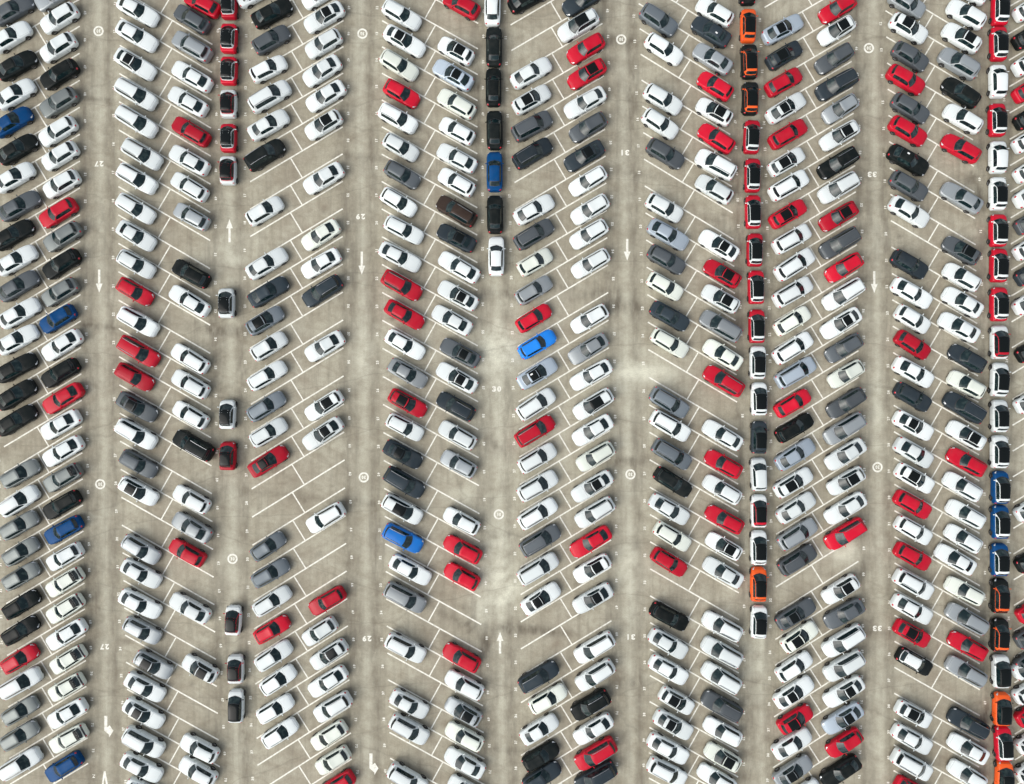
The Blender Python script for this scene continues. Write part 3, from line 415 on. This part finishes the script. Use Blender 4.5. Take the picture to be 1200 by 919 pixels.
# ------------------------------------------------------------------ car shapes (x forward, z up, metres)
SPEC = {
 'sd': dict(L=4.85, w=.92, zr=1.45, zb=.96, cowl=.92, wt=.15, rr=-1.32, rb=-2.02, wb=.775, wr=.565, rail=0, wh=.325, ax=(1.48,-1.36), bow=(.34,.24),
            top=[(-1,.56),(-.985,.84),(-.95,.98),(-.83,1.01),(-.6,.98),(.35,.96),(.62,.90),(.86,.78),(.95,.68),(.985,.58),(1,.44)]),
 'hb': dict(L=4.48, w=.90, zr=1.49, zb=.97, cowl=.95, wt=.19, rr=-1.76, rb=-2.03, wb=.77, wr=.57, rail=0, wh=.32, ax=(1.34,-1.26), bow=(.33,.25),
            top=[(-1,.56),(-.985,.86),(-.95,.98),(-.83,1.00),(-.6,.98),(.35,.97),(.62,.92),(.86,.80),(.95,.70),(.985,.58),(1,.44)]),
 'sv': dict(L=4.66, w=.935, zr=1.68, zb=1.07, cowl=1.12, wt=.33, rr=-1.88, rb=-2.12, wb=.81, wr=.595, rail=1, wh=.35, ax=(1.42,-1.32), bow=(.32,.25),
            top=[(-1,.60),(-.985,.95),(-.95,1.08),(-.83,1.10),(-.6,1.08),(.38,1.06),(.65,1.02),(.87,.92),(.95,.82),(.985,.66),(1,.48)]),
 'cs': dict(L=4.34, w=.885, zr=1.47, zb=.96, cowl=1.14, wt=.44, rr=-1.25, rb=-1.76, wb=.76, wr=.565, rail=0, wh=.31, ax=(1.36,-1.22), bow=(.30,.16),
            top=[(-1,.56),(-.985,.84),(-.95,.97),(-.83,1.00),(-.6,.97),(.42,.96),(.66,.90),(.87,.78),(.95,.68),(.985,.58),(1,.44)]),
 'm4': dict(L=3.72, w=.845, zr=1.56, zb=1.0, cowl=1.27, wt=.55, rr=-1.42, rb=-1.68, wb=.74, wr=.61, rail=0, wh=.31, ax=(1.28,-1.22), bow=(.30,.12),
            top=[(-1,.58),(-.985,.88),(-.95,1.0),(-.83,1.02),(-.6,1.0),(.58,1.0),(.76,.95),(.90,.86),(.955,.76),(.985,.64),(1,.48)]),
 'm2': dict(L=3.20, w=.86, zr=1.56, zb=1.0, cowl=1.18, wt=.50, rr=-1.06, rb=-1.30, wb=.75, wr=.63, rail=0, wh=.30, ax=(1.10,-1.08), bow=(.30,.08),
            top=[(-1,.60),(-.985,.90),(-.95,1.0),(-.83,1.02),(-.6,1.0),(.60,1.0),(.78,.95),(.91,.86),(.955,.76),(.985,.64),(1,.48)]),
}
def variant(base, new, **kw):
    d = dict(SPEC[base]); d.update(kw); SPEC[new] = d
variant('sd', 'sdb', L=4.70, zr=1.47, cowl=1.02, wt=.20, rr=-1.10, rb=-1.80, wr=.575, bow=(.30,.18))
variant('hb', 'hbb', L=4.28, zr=1.51, cowl=1.0, wt=.22, rr=-1.58, rb=-1.95, w=.885, bow=(.30,.20))
variant('sv', 'svb', L=4.80, zr=1.72, cowl=1.28, wt=.44, rr=-1.98, rb=-2.22, w=.945, wr=.62, bow=(.28,.18))
class Shape:
    def __init__(s, k):
        s.k = k; d = SPEC[k]; s.__dict__.update(d); s.h = d['L'] / 2
        s.tx = np.array([a for a, _ in d['top']]) * s.h; s.tz = np.array([b for _, b in d['top']])
        fr = .27 if k not in ('m2', 'm4') else .46
        re = {'sd': .46, 'sdb': .54, 'cs': .52, 'hb': .52, 'hbb': .60, 'sv': .58, 'svb': .66}.get(k, .72)
        s.px = np.array([-1,-.985,-.95,-.88,-.7,-.4,.45,.70,.84,.92,.965,.988,1]) * s.h
        s.pw = np.array([re,(re+1.0)/2.2,.47+re*.62,.92,.98,1,1,.972,.905,.80,.66,.48 if k[0] != 'm' else .56,fr]) * s.w
    def ring(s, x):
        """half ring of the lower body from sill to centre line"""
        w = float(np.interp(x, s.px, s.pw)); zt = float(np.interp(x, s.tx, s.tz))
        e = min(1, (s.h - abs(x)) / .35); zb = .34 - .14 * e; H = zt - zb
        cr = .035 * min(1, (s.h - abs(x)) / .3)
        return [(x, w*.90, zb), (x, w*.985, zb+.16*H), (x, w, zb+.52*H), (x, w*.988, zb+.80*H), (x, w*.95, zb+.94*H),
                (x, w*.87, zt), (x, w*.62, zt+cr*.5), (x, w*.35, zt+cr*.9), (x, 0, zt+cr)]
    def body_pt(s, x, t, sgn=1, lift=0.0):
        R = np.array(s.ring(x)); u = t * (len(R)-1); i = min(int(u), len(R)-2); p = R[i] + (R[i+1]-R[i]) * (u-i)
        if lift:
            R2 = np.array(s.ring(x - .03 * np.sign(x))); q = R2[i] + (R2[i+1]-R2[i]) * (u-i)
            a = R[i+1]-R[i]; b = (q - p) * (-np.sign(x)); n = np.cross(b, a); n /= (np.linalg.norm(n) + 1e-9)
            if n[2] < 0 and abs(n[2]) > .3: n = -n
            if n[1] < 0 and abs(n[1]) > .5: n = -n
            p = p + n * lift
        return (p[0], p[1]*sgn, p[2])
    def cabin_ring(s, x):
        """half ring of the glasshouse from belt line to centre line"""
        gx = [s.rb, s.rr, s.rr*.45, 0, s.wt-.25, s.wt, s.cowl]; gz = [s.zb+.06, s.zr-.06, s.zr-.005, s.zr, s.zr-.01, s.zr-.05, s.zb]
        if s.k in ('sd', 'cs', 'sdb'): gz[0] = s.zb + .07
        order = np.argsort(gx); zt = float(np.interp(x, np.array(gx)[order], np.array(gz)[order]))
        t = max(0., min(1., (zt - s.zb) / (s.zr - s.zb)))
        yb = float(np.interp(x, [s.rb, s.rr, 0, s.cowl], [s.wb*.80, s.wb*.96, s.wb, s.wb*.99]))
        yu = yb + (float(np.interp(x, [s.rb, s.rr, 0, s.cowl], [s.wr*.86, s.wr*.93, s.wr, s.wr*1.02])) - yb) * t
        zl = s.zb - .03
        pts = [(yb, zl), (yb + (yu-yb)*.5, zl + (zt-.07*t-zl)*.52), (yu, zt-.065*t), (yu-.045, zt-.018*t), (yu*.55, zt+.018*t), (0, zt+.028*t)]
        bow = float(np.interp(x, [s.rb, s.rr, s.rr+.5, s.wt-.6, s.wt, s.cowl], [-s.bow[1], -s.bow[1]*.7, 0, 0, s.bow[0]*.55, s.bow[0]]))
        return [(x - bow*(y/s.wb)**2, y, z) for y, z in pts]
    def cab_pt(s, x, t, sgn=1, lift=0.0):
        R = np.array(s.cabin_ring(x)); u = t*(len(R)-1); i = min(int(u), len(R)-2); p = R[i]+(R[i+1]-R[i])*(u-i)
        if lift:
            R2 = np.array(s.cabin_ring(x-.05)); q = R2[i]+(R2[i+1]-R2[i])*(u-i)
            n = np.cross(p-q, R[i+1]-R[i]); n /= (np.linalg.norm(n)+1e-9)
            if n[2] < 0: n = -n
            p = p + n*lift
        return (p[0], p[1]*sgn, p[2])

def both(R):            # mirror a half ring into a full one
    return R + [(x, -y, z) for x, y, z in R[-2::-1]]

def make_parts(k, c1, c2, panel, sticker=False, darkrear=False):
    """list of (name, mesh, location, children) for one shape and colour"""
    s = Shape(k); P1, P2 = PM[c1], PM[c2]; out = []
    h = s.h
    xs = [-h, -h*.992, -h*.985, -h*.965, -h*.94, -h*.90, -h*.83, -h*.72, -h*.55, -h*.3, 0, h*.3, h*.45, h*.6, h*.72, h*.82, h*.88, h*.92, h*.95, h*.97, h*.985, h*.995, h]
    b = MB(); rings = [both(s.ring(x)) for x in xs]
    b.grid(rings); n = len(rings[0])
    b.add(rings[0], [tuple(range(n))]); b.add(rings[-1], [tuple(range(n))[::-1]])
    # dark wheel arches and lower skirt stand a touch proud of the sides
    for ax in s.ax:
        for sg in (-1, 1):
            w = float(np.interp(ax, s.px, s.pw)) * 1.004; r = s.wh + .05; vs = [(ax, sg*w, s.wh)]
            vs += [(ax + r*cos(a), sg*(w*(.985 if sin(a) < -.2 else 1)), max(.2, s.wh + r*sin(a))) for a in np.linspace(-.5, pi+.5, 12)]
            b.add(vs, [(0, i, i+1) for i in range(1, 12)], 1, False)
    out.append(('body', b.mesh('body', [P1, M_TRIM]), []))
    # bonnet and boot lid
    g = MB(); xa = s.cowl + .06; xb = h*.90
    ts = [.655, .659, .78, .89, 1]; bx = [xa - .009, xa] + list(np.linspace(xa, xb, 6))[1:] + [xb + .009]
    g.grid([[s.body_pt(x, t, 1, .006) for t in ts] + [s.body_pt(x, t, -1, .006) for t in ts[-2::-1]] for x in bx])
    for q in range(len(g.m)):
        i, j = divmod(q, 8)
        if i in (0, len(bx) - 2) or j in (0, 7): g.m[q] = 1
    out.append(('bonnet', g.mesh('bonnet', [P1, M_TRIM]), []))
    # doors with their shut lines
    dm = (s.wt + s.rr) / 2 - .02
    spans = [(dm + .012, s.cowl - .12), (max(s.rr + .25, s.ax[1] + .12), dm - .012)] if k != 'm2' else [(s.rr + .55, s.cowl - .14)]
    for a, e in spans:
        for sg in (1, -1):
            g = MB(); tt = [.14, .15, .3, .45, .575, .585]; dx = [a, a + .012] + list(np.linspace(a + .012, e - .012, 4))[1:] + [e]
            g.grid([[s.body_pt(x, t, sg, .008) for t in tt] for x in dx], flip=sg < 0)
            for q in range(len(g.m)):
                i, j = divmod(q, 5)
                if i in (0, len(dx) - 2) or j == 0: g.m[q] = 1
            out.append(('door', g.mesh('door', [P1, M_TRIM]), []))
    # cabin shell: roof and pillars
    g = MB(); cx = sorted(set([s.rb, (s.rb+s.rr)/2, s.rr, s.rr+.12, s.rr*.45, 0, s.wt-.25, s.wt-.05, s.wt, (s.wt+s.cowl)/2, s.cowl]))
    R = [both(s.cabin_ring(x)) for x in cx]; g.grid(R); n = len(R[0])
    g.add(R[0], [tuple(range(n))]); g.add(R[-1], [tuple(range(n))[::-1]])
    out.append(('roof', g.mesh('roof', [P2]), []))
    def pane(name, x0, x1, t0, t1, mt, nx=5, nt=6, lift=.008):
        g = MB(); e = .045; ts = [t0, t0 + e] + list(np.linspace(t0 + e, 1, nt))[1:]
        xs_ = [x0, x0 + .05] + list(np.linspace(x0 + .05, x1 - .06, nx))[1:] + [x1]
        P = [[s.cab_pt(x, t, 1, lift) for t in ts] + [s.cab_pt(x, t, -1, lift) for t in ts[-2::-1]] for x in xs_]
        g.grid(P); nv = len(P[0]) - 1
        if mt is M_GLASS:           # black printed border round the pane
            for q in range(len(g.m)):
                i, j = divmod(q, nv)
                if i in (0, len(xs_) - 2) or j in (0, nv - 1): g.m[q] = 1
        out.append((name, g.mesh(name, [mt, M_TRIM]), []))
    pane('windscreen', s.wt+.02, s.cowl+.01, .565, 1, M_GLASS)
    pane('rear_window', s.rb+.05, s.rr-.005, .57, 1, M_GLASS)
    if panel:
        mini = k in ('m2', 'm4')
        e = (s.rr+.24 if k == 'm4' else s.rr-.03 if k == 'm2' else s.wt-1.10 if k[:2] == 'sd' else s.wt-1.32)
        pane('roof_panel', e, s.wt+.03, (.47 if k == 'm2' else .54) if mini else .56, 1, M_ROOFGLASS, 6, 5, .011)
    if darkrear: pane('rear_roof_glass', s.rr-.01, s.rr+.40, .50, 1, M_ROOFGLASS, 4, 5, .010)
    if darkrear:
        g = MB(); g.grid([[s.body_pt(x, t, 1, .01) for t in (.5, .62, .74, .88, 1)] + [s.body_pt(x, t, -1, .01) for t in (.88, .74, .62, .5)] for x in np.linspace(-h*.992, -h*.90, 4)])
        out.append(('rear_bumper_trim', g.mesh('rear_bumper_trim', [M_TRIM]), []))
    # side windows, front and rear on both sides
    mid = (s.wt + s.rr) / 2 - .02 if k != 'm2' else s.rr + .35
    fx = np.linspace(mid+.003, s.wt+.32, 5); rx = np.linspace(s.rr+.10 if k in ('hb','sv','m4','m2','hbb','svb') else s.rr-.10, mid-.003, 4)
    for sg in (1, -1):
        for X in (fx, rx):
            g = MB(); g.grid([[s.cab_pt(x, t, sg, .008) for t in (.06, .2, .39)] for x in X], flip=sg < 0)
            out.append(('side_window', g.mesh('side_window', [M_GLASS]), []))
    # lamps, grille
    def lamp(name, x0, x1, t0, t1, mt):
        for sg in (1, -1):
            g = MB(); g.grid([[s.body_pt(x, t, sg, .012) for t in np.linspace(t0, t1, 4)] for x in np.linspace(x0, x1, 4)], flip=sg < 0)
            out.append((name, g.mesh(name, [mt]), []))
    lamp('headlight', h*.86, h*.978, .42, .64, M_LAMP)
    lamp('tail_light', -h*.995, -h*.915, .40, .66, M_TAIL)
    g = MB(); x = h*.998
    g.grid([[(h+.001, y, .44) for y in (.30,.15,0,-.15,-.30)], [(h+.008, y, .41) for y in (.30,.15,0,-.15,-.30)], [(h+.006, y, .35) for y in (.28,.15,0,-.15,-.28)]])
    out.append(('grille', g.mesh('grille', [M_TRIM]), []))
    # mirrors
    for sg in (1, -1):
        g = MB(); y0 = s.wb*.99; xx = s.wt + (s.cowl-s.wt)*.42
        P = []
        for i in range(5):
            a = pi*i/4; r = max(.02, sin(a)); P.append([(xx + .055*r*cos(q), sg*(y0 + .11 - .13*cos(a) + .06), s.zb + .07 + .075*r*sin(q)) for q in np.linspace(0, 2*pi, 9)])
        g.grid(P, flip=sg > 0)
        out.append(('door_mirror', g.mesh('door_mirror', [P1 if k[0] != 'm' else P2]), []))
    # wheels, each with its rim
    for ax in s.ax:
        w = float(np.interp(ax, s.px, s.pw))
        for sg in (1, -1):
            g = MB(); N = 16; r = s.wh; yo = sg*(w + .012); yi = sg*(w - .19)
            prof = [(r*.62, yo), (r*.93, yo), (r, yo - sg*.03), (r, yi), (r*.5, yi)]
            g.grid([[(ax + p*cos(a), y, s.wh + p*sin(a)) for p, y in prof] for a in np.linspace(0, 2*pi, N+1)], flip=sg < 0)
            q = MB(); vs = [(ax, yo - sg*.035, s.wh)]; 
            for i in range(20):
                a = 2*pi*i/20; vs.append((ax + r*.62*cos(a), yo - sg*(.004 if i % 4 < 2 else .05), s.wh + r*.62*sin(a)))
            q.add(vs, [(0, i+1, (i+1) % 20 + 1) for i in range(20)], 0, False)
            out.append(('wheel', g.mesh('wheel', [M_TYRE]), [('rim', q.mesh('rim', [M_RIM]))]))
    if s.rail:
        for sg in (1, -1):
            g = MB(); xr = np.linspace(s.rr+.12, s.wt-.25, 6); P = []
            for i, x in enumerate(xr):
                p = s.cabin_ring(x)[3]; z = p[2] + (.05 if 0 < i < 5 else .015); y = p[1] + .005
                P.append([(x, sg*(y+dy), z+dz) for dy, dz in ((-.022,-.012),(-.022,.012),(.022,.012),(.022,-.012),(-.022,-.012))])
            g.grid(P, smooth=False, flip=sg < 0)
            out.append(('roof_rail', g.mesh('roof_rail', [M_RAIL if c1 != 'k' else M_RIM]), []))
    else:
        g = MB(); x = s.rr + .18; z = s.zr - .035
        if k[0] != 'm':
            g.add([(x-.09,.022,z),(x-.09,-.022,z),(x+.09,0,z),(x-.07,0,z+.09)], [(0,2,3),(2,1,3),(1,0,3),(0,1,2)], 0, False)
            out.append(('antenna_fin', g.mesh('antenna_fin', [P1]), []))
    if sticker:
        g = MB(); g.grid([[s.cab_pt(x, t, 1, .014) for t in (.80, .90)] for x in (-.75, -.48)], smooth=False)
        out.append(('paper_sticker', g.mesh('paper_sticker', [M_STICK]), []))
    return out

# ------------------------------------------------------------------ who stands where
YT = {1: (0, 3.996), 2: (230, 3.996), 3: (460, 3.996), 4: (689, 3.996),
      10: (0, 5.436), 11: (160, 5.436), 12: (310, 5.436), 13: (460, 5.436), 14: (610, 5.436), 15: (750, 5.436)}
PAIR = {'A1':'A','A2':'A','B1':'B','B2':'B','D1':'D','D2':'D','E1':'E','E2':'E','G1':'G','G2':'G','H1':'H','H2':'H','J1':'J','J2':'J','K1':'K','K2':'K','M':'M'}
FRONT = {'A1':1,'A2':-1,'B1':1,'B2':-1,'D1':1,'D2':-1,'E1':1,'E2':-1,'G1':1,'G2':-1,'H1':1,'H2':-1,'J1':1,'J2':-1,'K1':1,'K2':-1,'M':1}
STICKERS = {('E2', 288), ('G1', 441), ('H2', 37), ('K1', 188)}
ADJ = {}
cars = []
for col, (x0, tiles) in RAW.items():
    for tk, txt in tiles.items():
        y0, sc = YT[tk]
        for it in txt.split():
            f = it.split(',')
            px, py = x0 + float(f[0])/sc, y0 + float(f[1])/sc
            c = f[2].split('/'); k = f[3]; panel = 't' in f[4:]
            if col in PAIR:
                ln = min(LINES[PAIR[col]], key=lambda l: abs((l[1]+l[3])/2 - py))
                a = math.atan2(-(ln[3]-ln[1]), ln[2]-ln[0]) + (0 if FRONT[col] > 0 else pi)
            else: a = pi/2 - .008
            dx, dy = ADJ.get((col, round(py)), (0, 0))
            cars.append(dict(col=col, px=px+dx, py=py+dy, c1=c[0], c2=c[-1], k=k, panel=panel, dr='d' in f[4:], a=a + radians(random.gauss(0, 1.0)),
                             var=random.random() < .42, tone=random.uniform(-1, 1), sc=(random.uniform(.965, 1.035), random.uniform(.98, 1.02), random.uniform(.97, 1.03)), st=any(col == q and abs(py-y) < 4 for q, y in STICKERS)))

KIND = dict(sd='sedan', hb='hatchback', sv='SUV', cs='saloon', m2='small car', m4='small car')
def short(c):
    return f"{CW[c['c1']]} {KIND[c['k']]}"
def look(c):
    if c['k'][0] == 'm':
        if c['c1'] == c['c2']: t = f"{CW[c['c1']]} small car"
        else: t = f"{CW[c['c1']]} and {CW[c['c2']]} small car"
        return ('black-roofed ' if c['panel'] else '') + t
    if c['c1'] != c['c2']: return f"{CW[c['c1']]} {KIND[c['k']]} with {CW[c['c2']]} roof"
    return ('black-roofed ' if c['panel'] else '') + short(c)
WHERE = dict(A1='in the leftmost column', A2='left of aisle twenty-seven', B1='right of aisle twenty-seven', B2='left of the broken small-car file',
             C='in the broken small-car file', D1='right of the broken small-car file', D2='left of aisle twenty-nine', E1='right of aisle twenty-nine',
             E2='left of aisle thirty', F='in the file along aisle thirty', G1='right of aisle thirty', G2='left of aisle thirty-one', H1='right of aisle thirty-one',
             H2='left of the long small-car file', I='in the long small-car file', J1='right of the long small-car file',
             J2='left of aisle thirty-three', K1='right of aisle thirty-three', K2='left of the far right small-car file', L='in the far right file', M='at the right edge')
ORD = ['first','second','third','fourth','fifth','sixth','seventh','eighth','ninth','tenth','eleventh','twelfth','thirteenth','fourteenth',
       'fifteenth','sixteenth','seventeenth','eighteenth','nineteenth','twentieth']
bycol = {}
for c in cars: bycol.setdefault(c['col'], []).append(c)
for L in bycol.values():
    L.sort(key=lambda c: c['py'])
    for i, c in enumerate(L):
        gap = 46 if c['k'][0] != 'm' and c['col'] != 'F' else 60
        c['up'] = short(L[i-1]) if i and c['py']-L[i-1]['py'] < gap else 'empty bay' if i else None
        c['dn'] = short(L[i+1]) if i+1 < len(L) and L[i+1]['py']-c['py'] < gap else 'empty bay' if i+1 < len(L) else None
        if c['col'] in 'CIFL':
            if c['up'] == 'empty bay': c['up'] = 'gap'
            if c['dn'] == 'empty bay': c['dn'] = 'gap'
    for c in L:
        same = [d for d in L if look(d) == look(c)]; w = WHERE[c['col']]; n = same.index(c); opts = []
        inframe = [d for d in same if d['py'] > 4]
        if len(same) == 1: opts.append(f"{look(c)} {w}" if c['col'] in 'CIFL' else f"{look(c)} parked {w}")
        for key in ('up', 'dn'):
            if c[key] and sum(d[key] == c[key] for d in same) == 1:
                opts.append(f"{look(c)} {w}, just {'below' if key=='up' else 'above'} {c[key]}")
        if c['up'] and c['dn'] and sum(d['up'] == c['up'] and d['dn'] == c['dn'] for d in same) == 1:
            opts.append(f"{look(c)} {w}, below {c['up']}, above {c['dn']}")
        if c in inframe:
            o = ORD[inframe.index(c)]
            if c['up'] and c['up'] != short(c): opts.append(f"{o} {look(c)} from the top {w}, below {c['up']}")
            opts.append(f"{o} {look(c)} from the top {w}")
        opts.append(f"topmost {look(c)} {w}, cut by the edge")
        opts = [t for t in opts if 4 <= len(t.split()) <= 16]
        c['label'] = opts[0]
assert True

# nearest 300 full-size cars to the camera and every small car are things; the outer rest is one mass
full = sorted([c for c in cars if c['k'][0] != 'm'], key=lambda c: (c['px']-600)**2 + (c['py']-459)**2)
things = full[:300] + [c for c in cars if c['k'][0] == 'm' and c['py'] > -15]
rest = full[300:] + [c for c in cars if c['k'][0] == 'm' and c['py'] <= -15]

cache = {}
def mkey(c):
    k = c['k'] + ('b' if c['var'] and c['k'] in ('sd', 'hb', 'sv') else '')
    return (k, c['c1'], c['c2'], c['panel'], c['st'], c['dr'])
def parts_of(c):
    key = mkey(c)
    if key not in cache: cache[key] = make_parts(*key)
    return cache[key]
proto = {}
PAINTED = ('body', 'bonnet', 'door', 'roof', 'door_mirror', 'antenna_fin')
def place(c):
    key = mkey(c); mini = c['k'][0] == 'm'
    z = .72; x, y, _ = W(c['px'], c['py'], z)
    if key not in proto:
        root = link('small_car' if mini else 'parked_car', None); root.empty_display_size = .5
        proto[key] = (root, [])
        for name, me, ch in parts_of(c):
            o = link(name, me, root); proto[key][1].append((o, [link(n2, m2, o) for n2, m2 in ch]))
    else:
        src, kids = proto[key]; root = src.copy(); C.objects.link(root)
        for o, sub in kids:
            d = o.copy(); d.parent = root; C.objects.link(d)
            for q in sub: e = q.copy(); e.parent = d; C.objects.link(e)
    root.location = (x, y, 0); root.rotation_euler = (0, 0, c['a']); root.scale = c['sc']
    for ch in root.children:
        if ch.name.split('.')[0] in PAINTED: ch['paint_tone'] = c['tone']
    grp = ('saloons lined up along the aisle' if c['col'] == 'F' else 'small cars lined up in single file' if mini else 'cars parked in the herringbone bays')
    tag(root, c['label'], 'small car' if mini else 'car', grp)
for c in things: place(c)

# the outer cars, joined
def join_rest(L):
    vs, fs, mi, sm, mats = [], [], [], [], []; base = 0; idx = {}
    for c in L:
        x, y, _ = W(c['px'], c['py'], .72); ca, sa = cos(c['a']), sin(c['a'])
        for name, me, ch in parts_of(c):
            for m in [me] + [q for _, q in ch]:
                n = len(m.vertices); co = np.empty(n*3); m.vertices.foreach_get('co', co); co = co.reshape(-1, 3)
                vs.append(np.c_[co[:,0]*ca - co[:,1]*sa + x, co[:,0]*sa + co[:,1]*ca + y, co[:,2]])
                loc = []
                for mt in m.materials:
                    if mt.name not in idx: idx[mt.name] = len(mats); mats.append(mt)
                    loc.append(idx[mt.name])
                for p in m.polygons:
                    fs.append([base + i for i in p.vertices]); mi.append(loc[p.material_index]); sm.append(p.use_smooth)
                base += n
    me = bpy.data.meshes.new('outer_parked_cars'); me.from_pydata(np.concatenate(vs).tolist(), [], fs)
    for m in mats: me.materials.append(m)
    me.polygons.foreach_set('material_index', mi); me.polygons.foreach_set('use_smooth', sm); me.update()
    return me
o = link('outer_parked_cars', join_rest(rest))
tag(o, 'remaining cars parked in bays along the outer edges of the lot', 'cars', 'cars parked in the herringbone bays', 'stuff')
